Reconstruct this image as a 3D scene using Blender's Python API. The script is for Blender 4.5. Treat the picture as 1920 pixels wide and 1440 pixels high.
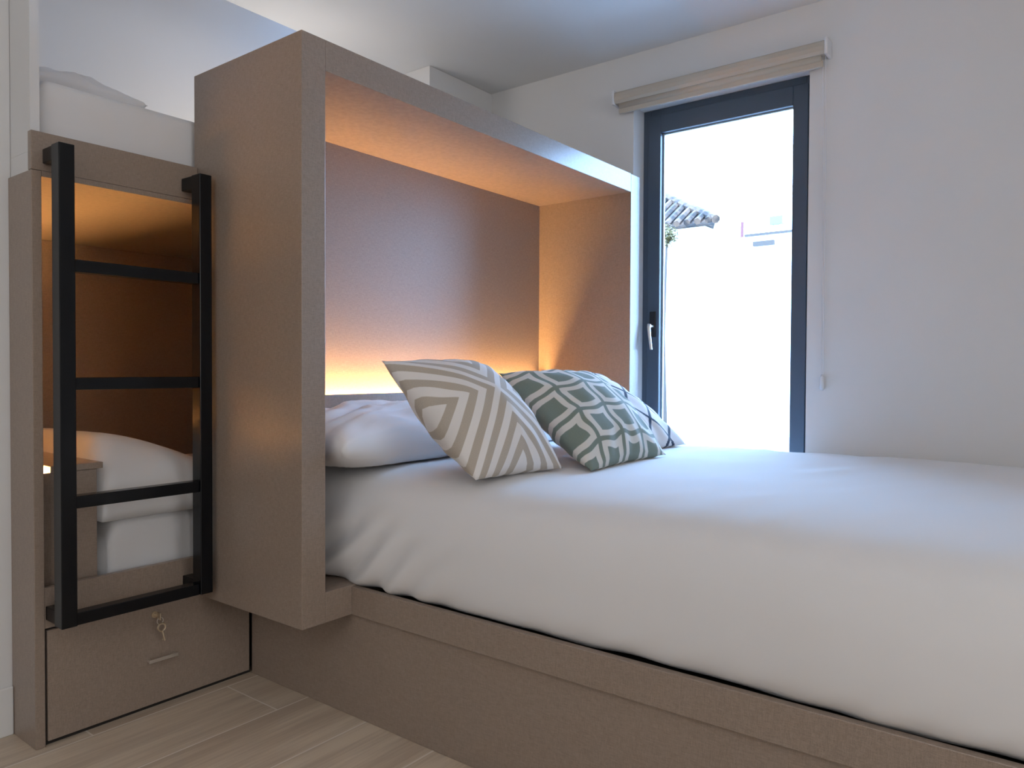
import bpy, bmesh, math, random
from mathutils import Vector, Matrix, noise
random.seed(7)
S = bpy.context.scene
for o in list(bpy.data.objects): bpy.data.objects.remove(o)
COL = S.collection

# ---------------------------------------------------------------- camera, world, lights, exposure
F_PX, PITCH, YAW, ROLL = 1402.47, 0.01958, 0.65395, 0.004652
cy_, sy_, cp_, sp_ = math.cos(YAW), math.sin(YAW), math.cos(PITCH), math.sin(PITCH)
FW = Vector((cy_*cp_, sy_*cp_, -sp_)); RT = Vector((sy_, -cy_, 0)); UP = RT.cross(FW)
R2 = math.cos(ROLL)*RT + math.sin(ROLL)*UP; U2 = -math.sin(ROLL)*RT + math.cos(ROLL)*UP
cam_d = bpy.data.cameras.new('camera'); cam = bpy.data.objects.new('camera', cam_d); COL.objects.link(cam)
cam_d.sensor_width = 36; cam_d.lens = F_PX/1920*36; cam_d.clip_start = .02; cam_d.clip_end = 200
M = Matrix((R2, U2, -FW)).transposed().to_4x4(); M.translation = Vector((0, 0, 1.0)); cam.matrix_world = M
S.camera = cam

w = bpy.data.worlds.new('sky'); S.world = w; w.use_nodes = True
bg = w.node_tree.nodes['Background']
bg.inputs['Color'].default_value = (0.34, 0.57, 1.0, 1); bg.inputs['Strength'].default_value = 25.0

def area(name, loc, rot, sx, sy, power, col):
    d = bpy.data.lights.new(name, 'AREA'); d.shape = 'RECTANGLE'; d.size = sx; d.size_y = sy
    d.energy = power; d.color = col
    o = bpy.data.objects.new(name, d); COL.objects.link(o); o.location = loc; o.rotation_euler = rot
    return o
# soft fill added to lift the room, beside the camera, no fitting there
def lamp(name, loc, power, col, rad=.18):
    d = bpy.data.lights.new(name, 'POINT'); d.energy = power; d.color = col; d.shadow_soft_size = rad
    o = bpy.data.objects.new(name, d); COL.objects.link(o); o.location = loc; return o
lamp('added_room_fill', (-1.3, .5, 1.9), 5, (1.0, .94, .88))
# broad upward fill added to brighten the ceiling, left of the camera
area('added_ceiling_fill', (-1.1, -.5, 1.75), (math.pi, 0, 0), 1.8, 1.8, 26, (1.0, .975, .955))
# unseen lamp brightening the wall above the upper bunk, behind the headboard box
lamp('upper_bunk_lamp', (1.95, 2.75, 1.98), 4, (1.0, .93, .86), .10)
# daylight of the window in the far side wall, left of the camera
area('daylight_side_window', (-2.45, .5, 1.7), (0, math.radians(-90), 0), 1.4, 1.8, 6, (.95, .98, 1.0))
# cool fill added behind the camera to brighten the faces turned to it
area('added_rear_fill', (.4, -3.15, 1.6), (math.radians(-90), 0, math.radians(180)), 1.8, 1.6, 25, (.96, .98, 1.0))
pt = area('window_portal', (3.27, 1.29, 1.34), (0, math.radians(90), 0), 1.8, .8, 1, (1, 1, 1)); pt.data.cycles.is_portal = True

S.view_settings.view_transform = 'Standard'; S.view_settings.look = 'None'
S.view_settings.exposure = 0.13; S.view_settings.gamma = 1.0; S.view_settings.use_curve_mapping = False

# ---------------------------------------------------------------- materials
class X:                       # tiny expression helper over math nodes
    def __init__(s, nt, sock): s.nt, s.s = nt, sock
    def _m(s, op, b=None, c=None):
        n = s.nt.nodes.new('ShaderNodeMath'); n.operation = op
        for i, v in enumerate((s, b, c)):
            if v is None: continue
            if isinstance(v, X): s.nt.links.new(v.s, n.inputs[i])
            else: n.inputs[i].default_value = v
        return X(s.nt, n.outputs[0])
    def __add__(s, b): return s._m('ADD', b)
    def __sub__(s, b): return s._m('SUBTRACT', b)
    def __mul__(s, b): return s._m('MULTIPLY', b)
    def abs(s): return s._m('ABSOLUTE')
    def frac(s): return s._m('FRACT')
    def floor(s): return s._m('FLOOR')
    def sin(s): return s._m('SINE')
    def lt(s, b): return s._m('LESS_THAN', b)
    def gt(s, b): return s._m('GREATER_THAN', b)
    def mx(s, b): return s._m('MAXIMUM', b)
    def mn(s, b): return s._m('MINIMUM', b)
    def pp(s, b): return s._m('PINGPONG', b)
    def step(s, lo, hi):       # smooth edge
        n = s.nt.nodes.new('ShaderNodeMapRange'); n.interpolation_type = 'SMOOTHSTEP'
        s.nt.links.new(s.s, n.inputs[0]); n.inputs[1].default_value = lo; n.inputs[2].default_value = hi
        return X(s.nt, n.outputs[0])

def mat(name, col=(.8, .8, .8), rough=.5, metal=0, spec=.5):
    m = bpy.data.materials.new(name); m.use_nodes = True; nt = m.node_tree
    b = nt.nodes['Principled BSDF']
    b.inputs['Base Color'].default_value = (*col, 1); b.inputs['Roughness'].default_value = rough
    b.inputs['Metallic'].default_value = metal; b.inputs['Specular IOR Level'].default_value = spec
    return m, nt, b
def node(nt, t, **k):
    n = nt.nodes.new(t)
    for a, v in k.items(): setattr(n, a, v)
    return n
def noise_tex(nt, coord, scale, detail=3, vec_scale=(1, 1, 1), rough=.5):
    mp = node(nt, 'ShaderNodeMapping'); mp.inputs['Scale'].default_value = vec_scale
    nt.links.new(coord, mp.inputs[0])
    n = node(nt, 'ShaderNodeTexNoise'); n.inputs['Scale'].default_value = scale
    n.inputs['Detail'].default_value = detail; n.inputs['Roughness'].default_value = rough
    nt.links.new(mp.outputs[0], n.inputs['Vector']); return n.outputs['Fac']
def mixc(nt, fac, a, b):
    n = node(nt, 'ShaderNodeMix', data_type='RGBA')
    if isinstance(fac, (int, float)): n.inputs[0].default_value = fac
    else: nt.links.new(fac, n.inputs[0])
    for i, v in ((6, a), (7, b)):
        if isinstance(v, tuple): n.inputs[i].default_value = (*v, 1)
        else: nt.links.new(v, n.inputs[i])
    return n.outputs[2]
def bump(nt, b, h, strength, dist=.001):
    n = node(nt, 'ShaderNodeBump'); n.inputs['Strength'].default_value = strength
    n.inputs['Distance'].default_value = dist
    nt.links.new(h, n.inputs['Height']); nt.links.new(n.outputs[0], b.inputs['Normal'])
def coord(nt, which='Object'): return node(nt, 'ShaderNodeTexCoord').outputs[which]

def wall_mat(name, col):
    m, nt, b = mat(name, col, .85, spec=.2)
    c = coord(nt); n = noise_tex(nt, c, 2.0, 4)
    f = X(nt, n).step(.3, .7)
    nt.links.new(mixc(nt, f.s, tuple(v*.97 for v in col), col), b.inputs['Base Color'])
    bump(nt, b, noise_tex(nt, c, 180, 2), .12); return m
WALL = wall_mat('white_wall_paint', (.74, .73, .72))
CEIL = wall_mat('ceiling_paint', (.78, .79, .80))
SKIRT = mat('white_lacquer', (.76, .75, .73), .4)[0]

def laminate(name, col, ro=.29, sp=.5):
    m, nt, b = mat(name, col, ro, spec=sp)
    c = coord(nt)
    h = noise_tex(nt, c, 90, 3, (8, 8, .8)); v = noise_tex(nt, c, 90, 3, (.7, .7, 9)); g = noise_tex(nt, c, 700, 2)
    s = (X(nt, h) + X(nt, v) + X(nt, g)) * .3333
    f = s.step(.36, .64)
    nt.links.new(mixc(nt, f.s, tuple(x*.80 for x in col), tuple(min(1, x*1.18) for x in col)), b.inputs['Base Color'])
    bump(nt, b, s.s, .25, .0006); return m
LAM = laminate('taupe_linen_laminate', (.300, .231, .184))
LAMB = laminate('taupe_linen_laminate_back', (.275, .215, .18), .5, .25)

m, nt, b = mat('wood_look_floor_tile', rough=.38, spec=.4)
c = node(nt, 'ShaderNodeNewGeometry').outputs['Position']; sx = node(nt, 'ShaderNodeSeparateXYZ'); nt.links.new(c, sx.inputs[0])
x, y = X(nt, sx.outputs[0]), X(nt, sx.outputs[1])
row = ((y - 1.602) * (1/.261)); ri = row.floor()
px = (x - 1.308 + ri._m('MODULO', 3)*.40 - .40) * (1/1.2)
gy = (row.frac() - .5).abs().gt(.5 - .0025/.261); gx = (px.frac() - .5).abs().gt(.5 - .0022/1.2)
gr = gy.mx(gx)
wn = node(nt, 'ShaderNodeTexWhiteNoise', noise_dimensions='2D'); cv = node(nt, 'ShaderNodeCombineXYZ')
nt.links.new(ri.s, cv.inputs[0]); nt.links.new(px.floor().s, cv.inputs[1]); nt.links.new(cv.outputs[0], wn.inputs['Vector'])
off = node(nt, 'ShaderNodeVectorMath', operation='SCALE'); nt.links.new(wn.outputs['Color'], off.inputs[0]); off.inputs['Scale'].default_value = 9
ad = node(nt, 'ShaderNodeVectorMath', operation='ADD'); nt.links.new(c, ad.inputs[0]); nt.links.new(off.outputs[0], ad.inputs[1])
g1 = noise_tex(nt, ad.outputs[0], 3.2, 5, (.55, 5.5, 1)); g2 = noise_tex(nt, ad.outputs[0], 14, 4, (.4, 9, 1))
f = (X(nt, g1)*.7 + X(nt, g2)*.3).step(.33, .66)
wood = mixc(nt, f.s, (.47, .36, .265), (.70, .58, .44))
hue = mixc(nt, (X(nt, wn.outputs['Value'])*.35).s, wood, (.52, .43, .34))
nt.links.new(mixc(nt, gr.s, hue, (.74, .66, .58)), b.inputs['Base Color'])
bump(nt, b, (f*.3 - gr).s, .2, .001)
FLOOR = m

def cloth(name, col, scale=1.0):
    m, nt, b = mat(name, col, .85, spec=.15)
    b.inputs['Sheen Weight'].default_value = .15
    c = coord(nt); bump(nt, b, noise_tex(nt, c, 900*scale, 2), .15, .0005); return m, nt, b
LINEN = cloth('white_cotton', (.76, .745, .74))[0]
LINEN2 = cloth('white_pillowcase_cotton', (.76, .74, .735))[0]
BLACK, nt, b = mat('black_powder_coated_steel', (.003, .004, .006), .24, spec=.32)
FRAME = mat('anthracite_window_frame', (.075, .10, .135), .38, spec=.5)[0]
CHROME = mat('brushed_steel', (.80, .77, .73), .35, 1)[0]
BRASS = mat('dull_nickel', (.72, .62, .48), .35, 1)[0]
DARK = mat('dark_gap_shade_and_slats', (.02, .017, .015), .8)[0]  # near-black, for painted gap shade and the slat platform
BLIND = cloth('beige_blind_fabric', (.52, .46, .385))[0]
PLW = mat('white_plastic', (.72, .72, .74), .4)[0]
REBATE_GLINT = mat('pale_rebate_glint', (.6, .68, .72), .4, .6)[0]  # pale colour imitating the bright line of light round the glass
HB = mat('black_handle', (.012, .012, .014), .35)[0]

m = bpy.data.materials.new('window_glass'); m.use_nodes = True; nt = m.node_tree; nt.nodes.clear()
o_ = node(nt, 'ShaderNodeOutputMaterial'); mx = node(nt, 'ShaderNodeMixShader'); fr = node(nt, 'ShaderNodeFresnel')
tr = node(nt, 'ShaderNodeBsdfTransparent'); gl = node(nt, 'ShaderNodeBsdfGlossy'); gl.inputs['Roughness'].default_value = 0
tr.inputs[0].default_value = (.95, .98, .98, 1); fr.inputs[0].default_value = 1.3
nt.links.new(fr.outputs[0], mx.inputs[0]); nt.links.new(tr.outputs[0], mx.inputs[1]); nt.links.new(gl.outputs[0], mx.inputs[2])
nt.links.new(mx.outputs[0], o_.inputs[0]); GLASS = m

def led(name, strength):
    m, nt, b = mat(name, (.9, .8, .6), .5)
    b.inputs['Emission Color'].default_value = (1.0, .55, .19, 1); b.inputs['Emission Strength'].default_value = strength
    return m
LED = led('warm_led_strip', 220); LED2 = led('warm_led_strip_bunk', 400)

# ---- cushion covers (patterns printed on the cloth, in the cushion's own UV)
def cushion_mat(name, base, ink, pattern, ink2=None):
    m, nt, b = cloth(name, base)
    s = node(nt, 'ShaderNodeSeparateXYZ'); nt.links.new(coord(nt, 'UV'), s.inputs[0])
    u = X(nt, s.outputs[0])*2 - 1; v = X(nt, s.outputs[1])*2 - 1
    f = pattern(nt, u, v)
    fab = noise_tex(nt, coord(nt, 'UV'), 160, 2)
    ik = mixc(nt, fab, tuple(q*.88 for q in ink), tuple(q*1.1 for q in ink))
    nt.links.new(mixc(nt, f.s, base, ik), b.inputs['Base Color']); return m
def pat_star(nt, u, v):
    a, c_ = u.abs(), v.abs()
    s = (a - c_).abs()
    return ((s*3.2 + .04).frac() - .5).abs().step(.27, .23)
def pat_ogee(nt, u, v):
    n = 1.95
    uu = u*n + (v*n*math.pi*2).sin()*.05 + .30; vv = v*n + (u*n*math.pi*2).sin()*.05 + .42
    fu = (uu.frac() - .5).abs(); fv = (vv.frac() - .5).abs(); d = fu.mx(fv)
    fill = d.step(.275, .255); line = d.step(.425, .445)
    return fill.mx(line)
def pat_zigzag(nt, u, v):
    n = 2.3; zig = ((u - v)*26)._m('PINGPONG', .5)*.06; zig2 = ((u + v)*26)._m('PINGPONG', .5)*.06
    a = ((u + v)*n*.7 + zig + .12).frac(); c_ = ((u - v)*n*.7 + zig2 + .2).frac()
    la = (a - .5).abs().step(.075, .055); lb = (c_ - .5).abs().step(.075, .055)
    return la.mx(lb)
CU1 = cushion_mat('beige_star_stripe_print', (.76, .73, .71), (.47, .415, .35), pat_star)
CU2 = cushion_mat('sage_green_diamond_print', (.68, .65, .59), (.205, .245, .205), pat_ogee)
CU3 = cushion_mat('navy_lattice_print', (.68, .62, .58), (.02, .03, .055), pat_zigzag)

# ---------------------------------------------------------------- mesh helpers
def wloc(o):
    v = Vector((0, 0, 0))
    while o is not None: v += o.location; o = o.parent
    return v
def props(o, label=None, cat=None, group=None, kind=None):
    for k, v in (('label', label), ('category', cat), ('group', group), ('kind', kind)):
        if v: o[k] = v
    return o
def thing(name, label, cat, loc, group=None):
    o = bpy.data.objects.new(name, None); COL.objects.link(o); o.location = loc; o.empty_display_size = .05
    return props(o, label, cat, group)
def obj(name, bm, m, parent=None, smooth=False, **k):
    me = bpy.data.meshes.new(name)
    if parent is None:
        xs = [v.co for v in bm.verts]
        lo = Vector([min(c[i] for c in xs) for i in range(3)]); hi = Vector([max(c[i] for c in xs) for i in range(3)])
        base = Vector(((lo.x+hi.x)/2, (lo.y+hi.y)/2, lo.z))
    else: base = wloc(parent)
    bmesh.ops.translate(bm, verts=bm.verts[:], vec=-base)
    bmesh.ops.recalc_face_normals(bm, faces=bm.faces[:])
    if smooth:
        for f in bm.faces: f.smooth = True
    bm.to_mesh(me); bm.free()
    if isinstance(m, (list, tuple)):
        for q in m: me.materials.append(q)
    else: me.materials.append(m)
    o = bpy.data.objects.new(name, me); COL.objects.link(o)
    if parent is None: o.location = base
    else: o.parent = parent
    return props(o, **k)
def box(bm, x0, x1, y0, y1, z0, z1, bev=0.0, seg=2):
    r = bmesh.ops.create_cube(bm, size=1)
    vs = r['verts']
    bmesh.ops.scale(bm, vec=(abs(x1-x0), abs(y1-y0), abs(z1-z0)), verts=vs)
    bmesh.ops.translate(bm, vec=((x0+x1)/2, (y0+y1)/2, (z0+z1)/2), verts=vs)
    if bev > 0:
        es = list({e for v in vs for e in v.link_edges})
        bmesh.ops.bevel(bm, geom=es, offset=bev, segments=seg, affect='EDGES', profile=.5)
    return bm
def B(*a, **k): return box(bmesh.new(), *a, **k)
def tube(bm, pts, r, seg=10, caps=True):
    pts = [Vector(p) for p in pts]; rings = []
    for i, p in enumerate(pts):
        t = (pts[min(i+1, len(pts)-1)] - pts[max(i-1, 0)]).normalized()
        a = t.orthogonal().normalized() if i == 0 else (a - a.dot(t)*t).normalized()
        bb = t.cross(a); rr = r[i] if isinstance(r, (list, tuple)) else r
        rings.append([bm.verts.new(p + rr*(math.cos(q)*a + math.sin(q)*bb)) for q in [2*math.pi*k/seg for k in range(seg)]])
    for i in range(len(rings)-1):
        for k in range(seg): bm.faces.new((rings[i][k], rings[i][(k+1) % seg], rings[i+1][(k+1) % seg], rings[i+1][k]))
    if caps: bm.faces.new(rings[0]); bm.faces.new(rings[-1])
    return bm
def grid(bm, fn, nu, nv, uvl=None, uvf=None):
    vs = [[bm.verts.new(fn(i/nu, j/nv)) for j in range(nv+1)] for i in range(nu+1)]
    for i in range(nu):
        for j in range(nv):
            f = bm.faces.new((vs[i][j], vs[i+1][j], vs[i+1][j+1], vs[i][j+1]))
            if uvl:
                for l, (a, c_) in zip(f.loops, ((i, j), (i+1, j), (i+1, j+1), (i, j+1))): l[uvl].uv = (a/nu, c_/nv)
    return vs
def struct(name, bm, m, parent=None, **k): return obj(name, bm, m, parent, kind='structure', **k)

# ---------------------------------------------------------------- room shell
YF, YB, XL, XW, ZC = 2.157, 1.649, 1.235, 3.116, 2.465
XMIN, YMIN = -2.6, -3.2
struct('floor', B(XMIN-.1, XW+.2, YMIN-.1, 3.4, -.1, 0), FLOOR)
# ceiling: lower part over the room, raised part over the bunk
struct('ceiling', B(XMIN-.1, XW+.2, YMIN-.1, 2.742, ZC, ZC+.40), CEIL)
struct('ceiling', B(XMIN-.1, XW+.2, 2.742, 3.4, ZC+.30, ZC+.40), CEIL)
struct('wall_back', B(XMIN-.1, XW+.2, 3.26, 3.4, 0, ZC+.30), WALL)
struct('wall_left', B(XMIN-.1, .7855, 2.312, 2.40, 0, ZC), WALL)
# thin white partition above the bunk's side panel
struct('wall_partition', B(.7865, .809, 2.180, 3.26, 1.5625, ZC+.30), WALL)
struct('wall_partition', B(.7865, .8035, 2.180, 3.26, 1.5095, 1.562), WALL)
struct('wall_partition', B(.7865, .8035, 2.3125, 2.40, 0, 1.509), WALL)
struct('wall_side', B(XMIN-.1, XMIN, YMIN-.1, 3.4, 0, ZC+.30), WALL)
struct('wall_rear', B(XMIN, XW+.2, YMIN-.1, YMIN, 0, ZC), WALL)
struct('wall_pier', B(2.642, XW, 2.535, 3.26, 0, ZC-.001), WALL)
struct('baseboard_left', B(XMIN, .7795, 2.300, 2.3118, 0, .132, bev=.003), SKIRT)
# window wall with its opening
OY0, OY1, OZ0, OZ1 = .894, 1.683, .30, 2.222
T = .24
bm = bmesh.new()
box(bm, XW, XW+T, YMIN, OY0, 0, ZC); box(bm, XW, XW+T, OY1, 3.26, 0, ZC)
box(bm, XW, XW+T, OY0, OY1, OZ1, ZC); box(bm, XW, XW+T, OY0, OY1, 0, OZ0)
struct('wall_right', bm, WALL)
struct('baseboard_right', B(XW-.012, XW, YMIN, -.2, 0, .132, bev=.003), SKIRT)

# window_1: fixed frame > sash > pane, handle
wx = XW+.10
win = thing('window_1', None, None, (wx, (OY0+OY1)/2, OZ0)); win['kind'] = 'structure'
def ring(bm, x0, x1, y0, y1, z0, z1, wy, wz, bev=.003):
    box(bm, x0, x1, y0, y0+wy, z0, z1, bev=bev); box(bm, x0, x1, y1-wy, y1, z0, z1, bev=bev)
    box(bm, x0, x1, y0+wy, y1-wy, z0, z0+wz, bev=bev); box(bm, x0, x1, y0+wy, y1-wy, z1-wz, z1, bev=bev)
    return bm
struct('window_frame', ring(bmesh.new(), wx, wx+.07, OY0, OY1, OZ0, OZ1, .040, .042), FRAME, win)
sash = struct('sash', ring(bmesh.new(), wx-.010, wx+.045, OY0+.030, OY1-.030, OZ0+.030, OZ1-.032, .062, .082), FRAME, win)
struct('glass_rebate_glint', ring(bmesh.new(), wx+.018, wx+.03, OY0+.092, OY1-.092, OZ0+.112, OZ1-.114, .007, .006, bev=.001), REBATE_GLINT, sash)  # pale ring put in for the bright reflection along the glass rebate
struct('pane', B(wx+.03, wx+.036, OY0+.085, OY1-.085, OZ0+.105, OZ1-.107), GLASS, sash)
hy = OY1-.062
hd = struct('window_handle', B(wx-.018, wx-.010, hy-.016, hy+.016, 1.155, 1.275, bev=.003), HB, sash)
bm = tube(bmesh.new(), [(wx-.016, hy, 1.205), (wx-.05, hy, 1.205)], .009, 12)
tube(bm, [(wx-.050, hy, 1.212), (wx-.056, hy-.001, 1.20), (wx-.058, hy-.006, 1.16), (wx-.056, hy-.014, 1.095)], [.009, .008, .007, .006], 12)
struct('lever', bm, CHROME, hd)
struct('window_sill', B(XW-.004, wx, OY0, OY1, OZ0-.001, OZ0+.012, bev=.003), SKIRT, win)

# ---------------------------------------------------------------- roller blind
bl = thing('roller_blind', 'beige roller blind rolled up above the tall dark-framed window', 'blind', (XW, 1.28, 2.19))
def cassette():
    bm = bmesh.new()     # curved profile in x,z extruded along y
    prof = [(XW-.001, 2.286), (XW-.052, 2.286), (XW-.064, 2.278), (XW-.068, 2.26), (XW-.066, 2.243), (XW-.058, 2.232), (XW-.001, 2.232)]
    a = [bm.verts.new((x, .822, z)) for x, z in prof]; c_ = [bm.verts.new((x, 1.750, z)) for x, z in prof]
    for i in range(len(prof)): j = (i+1) % len(prof); bm.faces.new((a[i], a[j], c_[j], c_[i]))
    bm.faces.new(a); bm.faces.new(c_); return bm
obj('cassette', cassette(), BLIND, bl)
for y0 in (.810, 1.750): obj('end_cap', B(XW-.070, XW, y0, y0+.012, 2.226, 2.292, bev=.003), PLW, bl, label='white plastic end cap')
obj('fabric_roll', tube(bmesh.new(), [(XW-.034, .84, 2.228), (XW-.034, 1.735, 2.228)], .018, 20), BLIND, bl, smooth=True)
obj('bottom_bar', B(XW-.040, XW-.026, .834, 1.742, 2.190, 2.215, bev=.004), BLIND, bl)
bm = bmesh.new()
for dy in (0, .012):
    tube(bm, [(XW-.03, .826+dy, 2.235), (XW-.012, .826+dy*.8, 1.9), (XW-.010, .826+dy*.6, .965)], .0013, 6)
tube(bm, [(XW-.010, .826+.0072, .965), (XW-.010, .826, .965)], .0013, 6)
cd = obj('pull_cord', bm, PLW, bl)
bm = tube(bmesh.new(), [(XW-.011, .829, .985), (XW-.011, .829, .975), (XW-.011, .829, .93), (XW-.011, .829, .922)], [.003, .008, .009, .004], 12)
obj('cord_weight', bm, PLW, cd, smooth=True)

# ---------------------------------------------------------------- headboard box round the bed
b_ = .0015
hb = thing('headboard_box', 'large taupe laminate box framing the head of the double bed', 'headboard', (2.17, 1.9, .300))
TH = .078
obj('side_panel', B(XL, XL+TH, YB, YF+.02, .300, 1.891, bev=b_), LAM, hb)
obj('side_panel', B(XW-.084, XW-.001, YB, YF+.02, .300, 1.889, bev=b_), LAM, hb)
obj('top_panel', B(XL+TH, XW-.084, YB, YF+.02, 1.807, 1.891, bev=b_), LAM, hb)
obj('bottom_panel', B(XL+TH, XW-.084, YB, YF+.02, .300, .384, bev=b_), LAM, hb)
obj('back_panel', B(XL+TH, XW-.084, YF, YF+.02, .384, 1.807), LAMB, hb)
# lower headboard in front of the back panel: the LED strip lies behind its top edge
lb = obj('headboard_panel', B(XL+TH, XW-.084, 2.095, 2.113, .384, .908, bev=b_), LAM, hb)
obj('ledge', B(XL+TH, XW-.084, 2.113, YF, .848, .855), LAM, hb)
obj('led_strip', B(XL+TH+.01, XW-.094, 2.115, 2.135, .8575, .866), LED, hb, label='glowing warm LED strip')
bm = B(3.000, 3.026, 2.125, 2.157, .925, .975, bev=.004)
tube(bm, [(3.013, 2.13, .975), (3.013, 2.128, .988)], .010, 12)
tag = obj('switch', bm, HB, hb, label='small black switch fitting in the corner')

# ---------------------------------------------------------------- double bed base
bed = thing('bed_base', 'taupe laminate platform base under the white double bed', 'bed', (2.25, .9, 0))
FOOT = -.28
obj('base_panel', B(1.417, XW-.001, FOOT+.01, YF+.0, 0, .2985, bev=b_), LAM, bed)
obj('side_rail', B(1.405, 1.425, FOOT, YB-.0005, .299, .379, bev=b_), LAM, bed)
obj('end_rail', B(1.425, XW-.001, FOOT, FOOT+.02, .299, .379, bev=b_), LAM, bed)
obj('slat_platform', B(1.425, XW-.001, FOOT+.02, YB-.001, .299, .345), DARK, bed)
obj('mattress', B(1.470, XW-.03, FOOT+.10, 2.09, .387, .60, bev=.03, seg=3), LINEN, bed)

def lerp(a, b, t): return a + (b-a)*t
def smooth(t): t = max(0, min(1, t)); return t*t*(3-2*t)
def catmull(P, t):
    n = len(P)-1; s = min(int(t*n), n-1); u = t*n - s
    g = lambda i: Vector(P[max(0, min(n, i))])
    p0, p1, p2, p3 = g(s-1), g(s), g(s+1), g(s+2)
    return .5*((2*p1) + (-p0+p2)*u + (2*p0-5*p1+4*p2-p3)*u*u + (-p0+3*p1-3*p2+p3)*u**3)

PROF = [(1.452, .372), (1.424, .392), (1.410, .43), (1.408, .50), (1.418, .575), (1.447, .642), (1.505, .683), (1.60, .700), (1.75, .706), (2.0, .708), (2.3, .707), (2.6, .702), (2.85, .694), (2.99, .68), (3.065, .645), (3.092, .58), (3.095, .50)]
Y0D, Y1D = FOOT+.02, 2.085
def duvet(s, t):
    y = lerp(Y1D, Y0D, t); P = catmull([(a, 0, c_) for a, c_ in PROF], s)
    x, z = P.x, P.z
    # roll over at the foot and slope to the headboard
    e = max(0, (Y0D+.20 - y)/.20); drop = (1 - math.sqrt(max(0, 1-e*e)))*.30
    top = smooth((z-.37)/.25)
    z -= drop*top
    # inside the niche the cover is tucked in
    n = smooth((y-1.60)/.25)*(1-smooth((s-.0)/.45))
    x -= n*.030
    if s < .12: z += smooth((y-1.62)/.2)*.020*(1-s/.12) + .008*noise.noise((y*6, 3, s*4))*(1-s/.12)
    side = smooth((.44-s)/.25)
    # soft large undulation, hem folds, top wrinkles
    x -= side*(.012*noise.noise((y*1.9, z*2.0, 4)) )
    fold = math.sin((y*1.0 + (z-.37)*1.15)*46 + 3*noise.noise((y*3, z*3, 1)))
    fa = smooth((y-1.15)/.5)*smooth((.64-z)/.2)*.012 + smooth((.47-z)/.09)*.006*max(0, noise.noise((y*2.2, 7, 0))+.2)
    x -= fold*fa*side
    z += (1-side)*(.006*noise.noise((x*1.6, y*1.8, 2)) + .0045*noise.noise((x*3.5, y*9 + x*3, 5)) + .0020*(1-abs(noise.noise((x*3 , y*7, 9)))*2)*smooth((s-.5)/.15))
    r = Vector((x, y, z)); return r
bm = bmesh.new(); grid(bm, duvet, 150, 260)
dv = obj('duvet', bm, LINEN, None, smooth=True, label='white duvet covering the large double bed beneath the patterned cushions', cat='duvet')
so = dv.modifiers.new('s', 'SOLIDIFY'); so.thickness = .012; so.offset = -1

# ---------------------------------------------------------------- cushions and pillows
def cushion(name, A, Bc, Cc, D, T, m, n=56, pull=.07, wr=.006, seed=0, power=.55, **k):
    """A top-left, Bc top-right, Cc bottom-right, D bottom-left of the printed face."""
    A, Bc, Cc, D = map(Vector, (A, Bc, Cc, D))
    nrm = ((Bc-A)+(Cc-D)).cross((A-D)+(Bc-Cc)).normalized()*1.0
    bm = bmesh.new(); uvl = bm.loops.layers.uv.new('UVMap')
    def fn(sgn):
        def f(a, b2):
            u, v = a*2-1, b2*2-1
            uu = u*(1 - pull*(1-v*v)); vv = v*(1 - pull*(1-u*u))
            cr_ = 1 - .02*smooth((abs(u*v)-.6)/.4)
            a_, b_2 = (uu*cr_+1)/2, (vv*cr_+1)/2
            P = (D*(1-a_)+Cc*a_)*(1-b_2) + (A*(1-a_)+Bc*a_)*b_2
            t = (max(0, 1-u*u)*max(0, 1-v*v))**power
            edge = max(abs(u), abs(v))
            w_ = wr*noise.noise((u*2.3+seed, v*2.3, sgn))*t*2
            # creases running from the corners
            ca = math.atan2(v, u); cr = math.sin(ca*16+seed)*smooth((edge-.45)/.4)*(1-smooth((edge-.93)/.07))*wr*.5
            return P - nrm*sgn*(-1)*(T*t + w_ + cr)
        return f
    for sgn in (1, -1): grid(bm, fn(sgn), n, n, uvl)
    bmesh.ops.remove_doubles(bm, verts=bm.verts[:], dist=.0004)
    return obj(name, bm, m, None, smooth=True, **k)

cushion('cushion', (1.42, 1.552, 1.026), (1.812, 1.500, 1.018), (1.800, 1.187, .712), (1.478, 1.250, .708), .122, CU1, seed=1, power=.64,
        label='beige and white cushion with radiating star stripes, nearest the white pillow', cat='cushion', group='patterned cushions on the double bed')
cushion('cushion', (1.90, 1.52, .990), (2.360, 1.43, .990), (2.318, 1.115, .712), (1.822, 1.110, .708), .095, CU2, seed=4,
        label='sage green cushion printed with diamonds, standing in the middle of the three', cat='cushion', group='patterned cushions on the double bed')
cushion('cushion', (2.22, 1.64, .990), (2.66, 1.60, .985), (2.725, 1.225, .708), (2.25, 1.26, .705), .085, CU3, seed=8,
        label='off-white cushion with dark navy lattice lines, closest to the window', cat='cushion', group='patterned cushions on the double bed')

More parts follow.
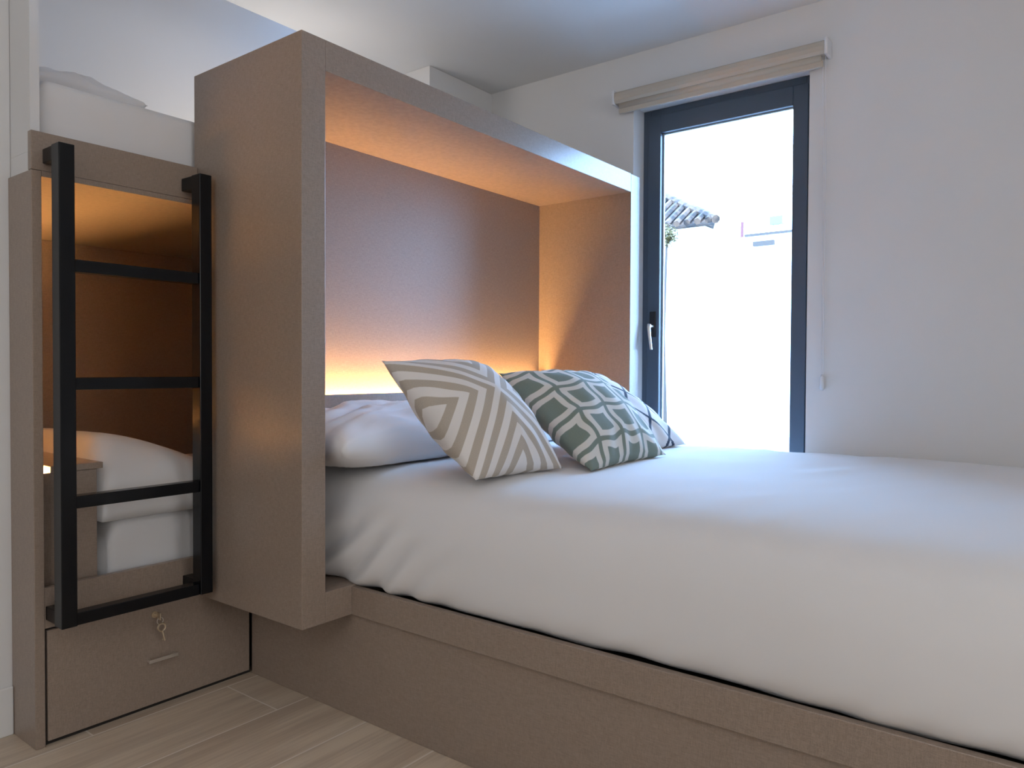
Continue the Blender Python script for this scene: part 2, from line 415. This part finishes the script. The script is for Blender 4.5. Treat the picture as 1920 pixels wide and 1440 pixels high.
def pillow(name, x0, x1, y0, y1, z0, h, m, seed, n=60, wr=.010, **k):
    bm = bmesh.new(); cx, cy = (x0+x1)/2, (y0+y1)/2; hx, hy_ = (x1-x0)/2, (y1-y0)/2
    def fn(sgn):
        def f(a, b2):
            u, v = a*2-1, b2*2-1; pull = .05
            uu = u*(1-pull*(1-v*v)); vv = v*(1-pull*(1-u*u))
            t = (max(0, 1-u*u)*max(0, 1-v*v))**.36
            zz = z0 + h*.38 + (sgn > 0)*t*h*.62 - (sgn < 0)*min(t*1.5, 1)*h*.38
            if sgn > 0: zz += wr*noise.noise((u*3+seed, v*4, seed))*t*1.6 + wr*.8*(1-abs(noise.noise((u*2+seed, v*5, 3)))*3)*t*.6
            sag = -.006*smooth(abs(u)*abs(v))
            return Vector((cx+uu*hx + .006*noise.noise((v*3, seed, 1)), cy+vv*hy_, zz+sag))
        return f
    for sgn in (1, -1): grid(bm, fn(sgn), n, n)
    bmesh.ops.remove_doubles(bm, verts=bm.verts[:], dist=.0004)
    return obj(name, bm, m, None, smooth=True, **k)
pillow('pillow', 1.345, 2.02, 1.615, 2.07, .711, .175, LINEN2, 2, wr=.014,
       label='white pillow lying flat inside the headboard box, left of the cushions', cat='pillow')
pillow('pillow', 2.14, 2.84, 1.68, 2.07, .711, .16, LINEN2, 5,
       label='white pillow hidden behind the green and lattice cushions', cat='pillow')

# ---------------------------------------------------------------- bunk beside the box
XP = .780; XI = .804
bk = thing('bunk_bed', 'taupe laminate bunk unit behind the black ladder', 'bunk bed', (1.0, YF, 0))
obj('side_panel', B(XP, XI, YF, 2.3115, 0, 1.509, bev=b_), LAM, bk)
obj('guard_rail', B(XP, XL-.001, YF, YF+.022, 1.510, 1.610, bev=b_), LAM, bk)
obj('platform_edge', B(XI+.0005, XL-.001, YF+.001, YF+.0215, 1.495, 1.5095), LAM, bk)
obj('upper_platform', B(XI, 2.63, YF+.022, 3.25, 1.495, 1.56), LAM, bk)
obj('inner_panel', B(XI, 2.63, 3.225, 3.25, .02, 1.494), LAM, bk)
obj('inner_panel', B(XI-.022, XI-.0005, 2.405, 3.225, .02, 1.494), LAM, bk)
obj('inner_panel', B(2.60, 2.63, YF+.025, 3.224, .02, 1.494), LAM, bk)
obj('lower_platform', B(XI, 2.598, YF+.026, 3.224, .30, .33), LAM, bk)
obj('lower_rail', B(XI+.0005, XL-.001, YF+.002, YF+.022, .312, .420, bev=b_), LAM, bk)
# low headboard block in the lower bunk, the LED strip glows behind its top
obj('bunk_headboard_end', B(XI+.0005, .8345, 2.198, 2.206, .332, .716), LAM, bk)
hbk = obj('bunk_headboard', B(.835, .955, 2.200, 3.2, .332, .716, bev=b_), LAM, bk)
obj('headboard_cap', B(.835, .970, 2.196, 3.2, .7165, .734, bev=b_), LAM, bk)
obj('led_strip', B(.812, .824, 2.21, 3.18, .694, .702), LED2, bk, label='glowing warm LED strip')
# drawer
dr = obj('drawer', B(XI+.006, 1.409, YF+.001, YF+.020, .012, .306, bev=b_), LAM, bk)
obj('drawer_gap_shade', B(XI+.001, 1.416, YF+.012, YF+.03, .000, .311), DARK, bk)  # near-black sheet standing in for the shade in the gaps round the drawer
bm = B(1.071, 1.158, YF-.018, YF-.012, .140, .150, bev=.001)
for hx in (1.073, 1.149): box(bm, hx, hx+.007, YF-.013, YF+.002, .141, .149)
obj('handle', bm, CHROME, dr)
bm = tube(bmesh.new(), [(1.095, YF+.001, .276), (1.095, YF-.003, .276)], .0095, 24)
obj('lock', bm, BRASS, dr)
# key in the lock with a second one hanging
def key(bm, c0, ang):
    c0 = Vector(c0); d = Vector((math.sin(ang), 0, -math.cos(ang))); p = Vector((d.z, 0, -d.x))
    tube(bm, [c0 + (.011*math.cos(q))*d + (.011*math.sin(q))*p for q in [2*math.pi*i/16 for i in range(17)]], .0028, 6, False)
    tube(bm, [c0 + d*.011, c0 + d*.042], .0028, 6)
    tube(bm, [c0 + d*.036, c0 + d*.036 + p*.007], .0026, 5)
bm = bmesh.new()
tube(bm, [(1.095, YF-.003, .276), (1.095, YF-.020, .276)], .0025, 8)
box(bm, 1.0935, 1.0965, YF-.036, YF-.018, .266, .286, bev=.001)
kk = thing('keys', 'small metal keys hanging from the lock of the drawer', 'key', (1.10, YF-.025, .22))
obj('key', bm, BRASS, kk)
bm = bmesh.new(); tube(bm, [Vector((1.098, YF-.027, .262)) + Vector((.009*math.cos(q), 0, .010*math.sin(q))) for q in [2*math.pi*i/20 for i in range(21)]], .0011, 6, False)
obj('key_ring', bm, CHROME, kk)
bm = bmesh.new(); key(bm, (1.101, YF-.029, .243), .22); obj('key', bm, BRASS, kk)

# bedding on the bunks
def slab(name, x0, x1, y0, y1, z0, z1, r, top, m, nx=70, ny=46, seed=0, wr=.004, **k):
    """soft mattress-like body: rounded box whose top follows top(x, y)."""
    bm = bmesh.new()
    def fn(a, b2):
        # unwrap: front face - top - back face along b2
        h = z1-z0; L = h + (y1-y0) + h; q = b2*L
        x = lerp(x0, x1, a)
        if q < h: y, z = y0, z0+q
        elif q < h+(y1-y0): y, z = y0+(q-h), z1
        else: y, z = y1, z1-(q-h-(y1-y0))
        # rounding
        dz = z1-z; dy = min(y-y0, y1-y); 
        if dz < r and dy < r:
            cyy = y0+r if y < (y0+y1)/2 else y1-r; cz = z1-r
            v = Vector((y-cyy, z-cz)); l = max(abs(v.x), abs(v.y))
            if l > 0 and v.length > 0: v = v.normalized()*l
            y, z = cyy+v.x, cz+v.y
        ex = min(x-x0, x1-x); e = max(0, (r-ex)/r); sh = (1-math.sqrt(max(0, 1-e*e)))*r
        tt = (z-z0)/h
        z += (top(x, y)-z1)*smooth(tt) - sh*tt
        y += wr*noise.noise((x*5+seed, z*9, y*3))*2*(1 if y < (y0+y1)/2 else -1)*.8
        z += wr*noise.noise((x*4+seed, y*5, 2))*tt
        return Vector((x, y, z))
    vs = grid(bm, fn, nx, ny)
    bm.faces.new([vs[0][j] for j in range(ny+1)]); bm.faces.new([vs[nx][j] for j in range(ny+1)])
    bm.faces.new([vs[i][0] for i in range(nx+1)] + [vs[i][ny] for i in range(nx, -1, -1)])
    return obj(name, bm, m, None, smooth=True, **k)
slab('mattress', .990, 2.58, 2.215, 3.20, .3305, .558, .04, lambda x, y: .558, LINEN, seed=3,
     label='white mattress with fitted sheet in the lower bunk behind the ladder', cat='mattress')
def lowtop(x, y):
    return .706 + .112*max(0, 1-((max(x, .90)-.90)/.40)**2)*smooth((y-2.19)/.12) - (.02 + .08*smooth((x-1.0)/.25))*max(0, y-2.30)
slab('duvet', .972, 2.57, 2.206, 3.205, .5600, .700, .05, lowtop, LINEN, seed=9, wr=.006,
     label='white duvet humped over the pillow end of the lower bunk', cat='duvet')
slab('mattress', .812, 2.60, 2.200, 3.22, 1.5605, 1.768, .03, lambda x, y: 1.768, LINEN, seed=5, wr=.004,
     label='white mattress on the upper bunk above the ladder', cat='mattress')
pillow('pillow', .815, 1.155, 2.30, 2.90, 1.771, .105, LINEN2, 11, wr=.02,
       label='thin crumpled white pillow on the upper bunk mattress', cat='pillow')

# ---------------------------------------------------------------- ladder
ld = thing('bunk_ladder', 'black square-tube steel ladder fixed to the front of the bunk', 'ladder', (1.01, 2.07, .333))
for x0 in (.803, 1.179):
    obj('post', B(x0, x0+.038, 2.050, 2.095, .333, 1.566, bev=.002), BLACK, ld)
for z0 in (1.245, .942, .636, .333):
    obj('rung', B(.841, 1.179, 2.056, 2.092, z0, z0+.032, bev=.002), BLACK, ld)
for x0 in (.806, 1.182):
    obj('bracket', B(x0, x0+.032, 2.095, YF-.0005, 1.528, 1.5655, bev=.002), BLACK, ld)
    obj('bracket', B(x0, x0+.032, 2.095, YF+.0012, .336, .372, bev=.002), BLACK, ld)

# ---------------------------------------------------------------- outside the window
WHITE_EXT = wall_mat('white_render', (.86, .85, .82))  # plain white render, the walls' own colour
TILE, nt, b = mat('weathered_roof_tile', (.02, .015, .012), .9)
c = coord(nt); n1 = noise_tex(nt, c, 5, 4)
nt.links.new(mixc(nt, X(nt, n1).step(.40, .62).s, (.014, .0065, .003), (.085, .045, .024)), b.inputs['Base Color'])
LEAF = mat('leaf_green', (.075, .050, .003), .7)[0]
RED = mat('red_paint', (.085, .006, .006), .5)[0]
COPING = mat('grey_coping', (.040, .024, .014), .7)[0]
CYAN = mat('turquoise_panel', (.10, .30, .28), .5)[0]
GROUND = wall_mat('grey_paving', (.30, .29, .28))
struct('ground', B(3.355, 60, -30, 40, -.25, -.05), GROUND)
h1 = thing('house', 'white house with a weathered tiled hip roof, far left through the window', 'house', (15.5, 8.8, -.05))
obj('wall', B(12.3, 12.9, 5.25, 8.2, -.05, 3.49), WHITE_EXT, h1)
obj('wall', B(12.5, 18.5, 8.2, 12.1, -.05, 3.45), WHITE_EXT, h1)
def hip():
    bm = bmesh.new(); x0, x1, y0, y1, z0, zr = 12.0, 19.0, 4.93, 12.6, 3.50, 5.55
    e = [bm.verts.new(p) for p in ((x0, y0, z0), (x1, y0*x1/x0+.4, z0), (x1, y1, z0), (x0, y1, z0))]
    r = [bm.verts.new((15.5, y0+3.9, zr)), bm.verts.new((15.5, y1-3.6, zr))]
    bm.faces.new((e[0], e[1], r[0])); bm.faces.new((e[1], e[2], r[1], r[0])); bm.faces.new((e[2], e[3], r[1])); bm.faces.new((e[3], e[0], r[0], r[1])); bm.faces.new(e)
    for i in range(40):          # rows of half-round tiles on the slope facing the room
        yy = y0 + .12 + i*.19
        h = min(1, (yy-y0)/3.6, (y1-yy)/3.6)
        if h <= 0.02: continue
        tube(bm, [(x0-.05, yy, z0+.01), (x0+3.5*h, yy+.3*h, z0+(zr-z0)*h+.01)], .06, 6)
    tube(bm, [(x0, y0, z0+.02), (15.5, y0+3.9, zr+.03)], .075, 8)
    return bm
obj('roof', hip(), TILE, h1)
h2 = thing('house', 'low white building with a flat roof, right side of the window view', 'house', (14.0, 1.5, -.05))
obj('wall', B(12.0, 17, -2, 4.56, -.05, 3.17), WHITE_EXT, h2)
obj('coping', B(11.96, 17.05, -2.05, 4.43, 3.17, 3.205), COPING, h2)
obj('awning', B(11.93, 12.02, 3.95, 4.28, 3.0, 3.07), COPING, h2)
pb = obj('pole', tube(bmesh.new(), [(12.05, 4.50, 3.17), (12.05, 4.50, 3.43)], .026, 8), RED, None, label='short red pole outside at the left corner of the flat-roofed building', cat='pole')
rp = thing('rooftop_panel', 'pale turquoise panel on the flat roof outside', 'panel', (13.25, 4.33, 3.206))
obj('sheet', B(13.2, 13.3, 4.22, 4.44, 3.56, 3.70), CYAN, rp)
for y0 in (4.24, 4.40): obj('leg', B(13.23, 13.27, y0, y0+.02, 3.206, 3.56), WHITE_EXT, rp)
sh = thing('shrub', 'yellow-green shrub in front of the tiled roof outside', 'shrub', (10.0, 4.86, -.05))
obj('stem', tube(bmesh.new(), [(10, 4.86, -.05), (10, 4.9, 1.5), (10.03, 4.86, 2.9)], [.05, .035, .015], 8), COPING, sh)
bm = bmesh.new()
for i in range(420):
    c0 = Vector((10.02, 4.84, 2.95)) + Vector([random.gauss(0, 1) for _ in range(3)]).normalized()*random.uniform(.03, .17)
    a = Vector([random.gauss(0, 1) for _ in range(3)]).normalized(); p = a.orthogonal().normalized()
    q = [c0 - a*.035, c0 + p*.014, c0 + a*.035, c0 - p*.014]
    bm.faces.new([bm.verts.new(v) for v in q])
obj('foliage', bm, LEAF, sh)
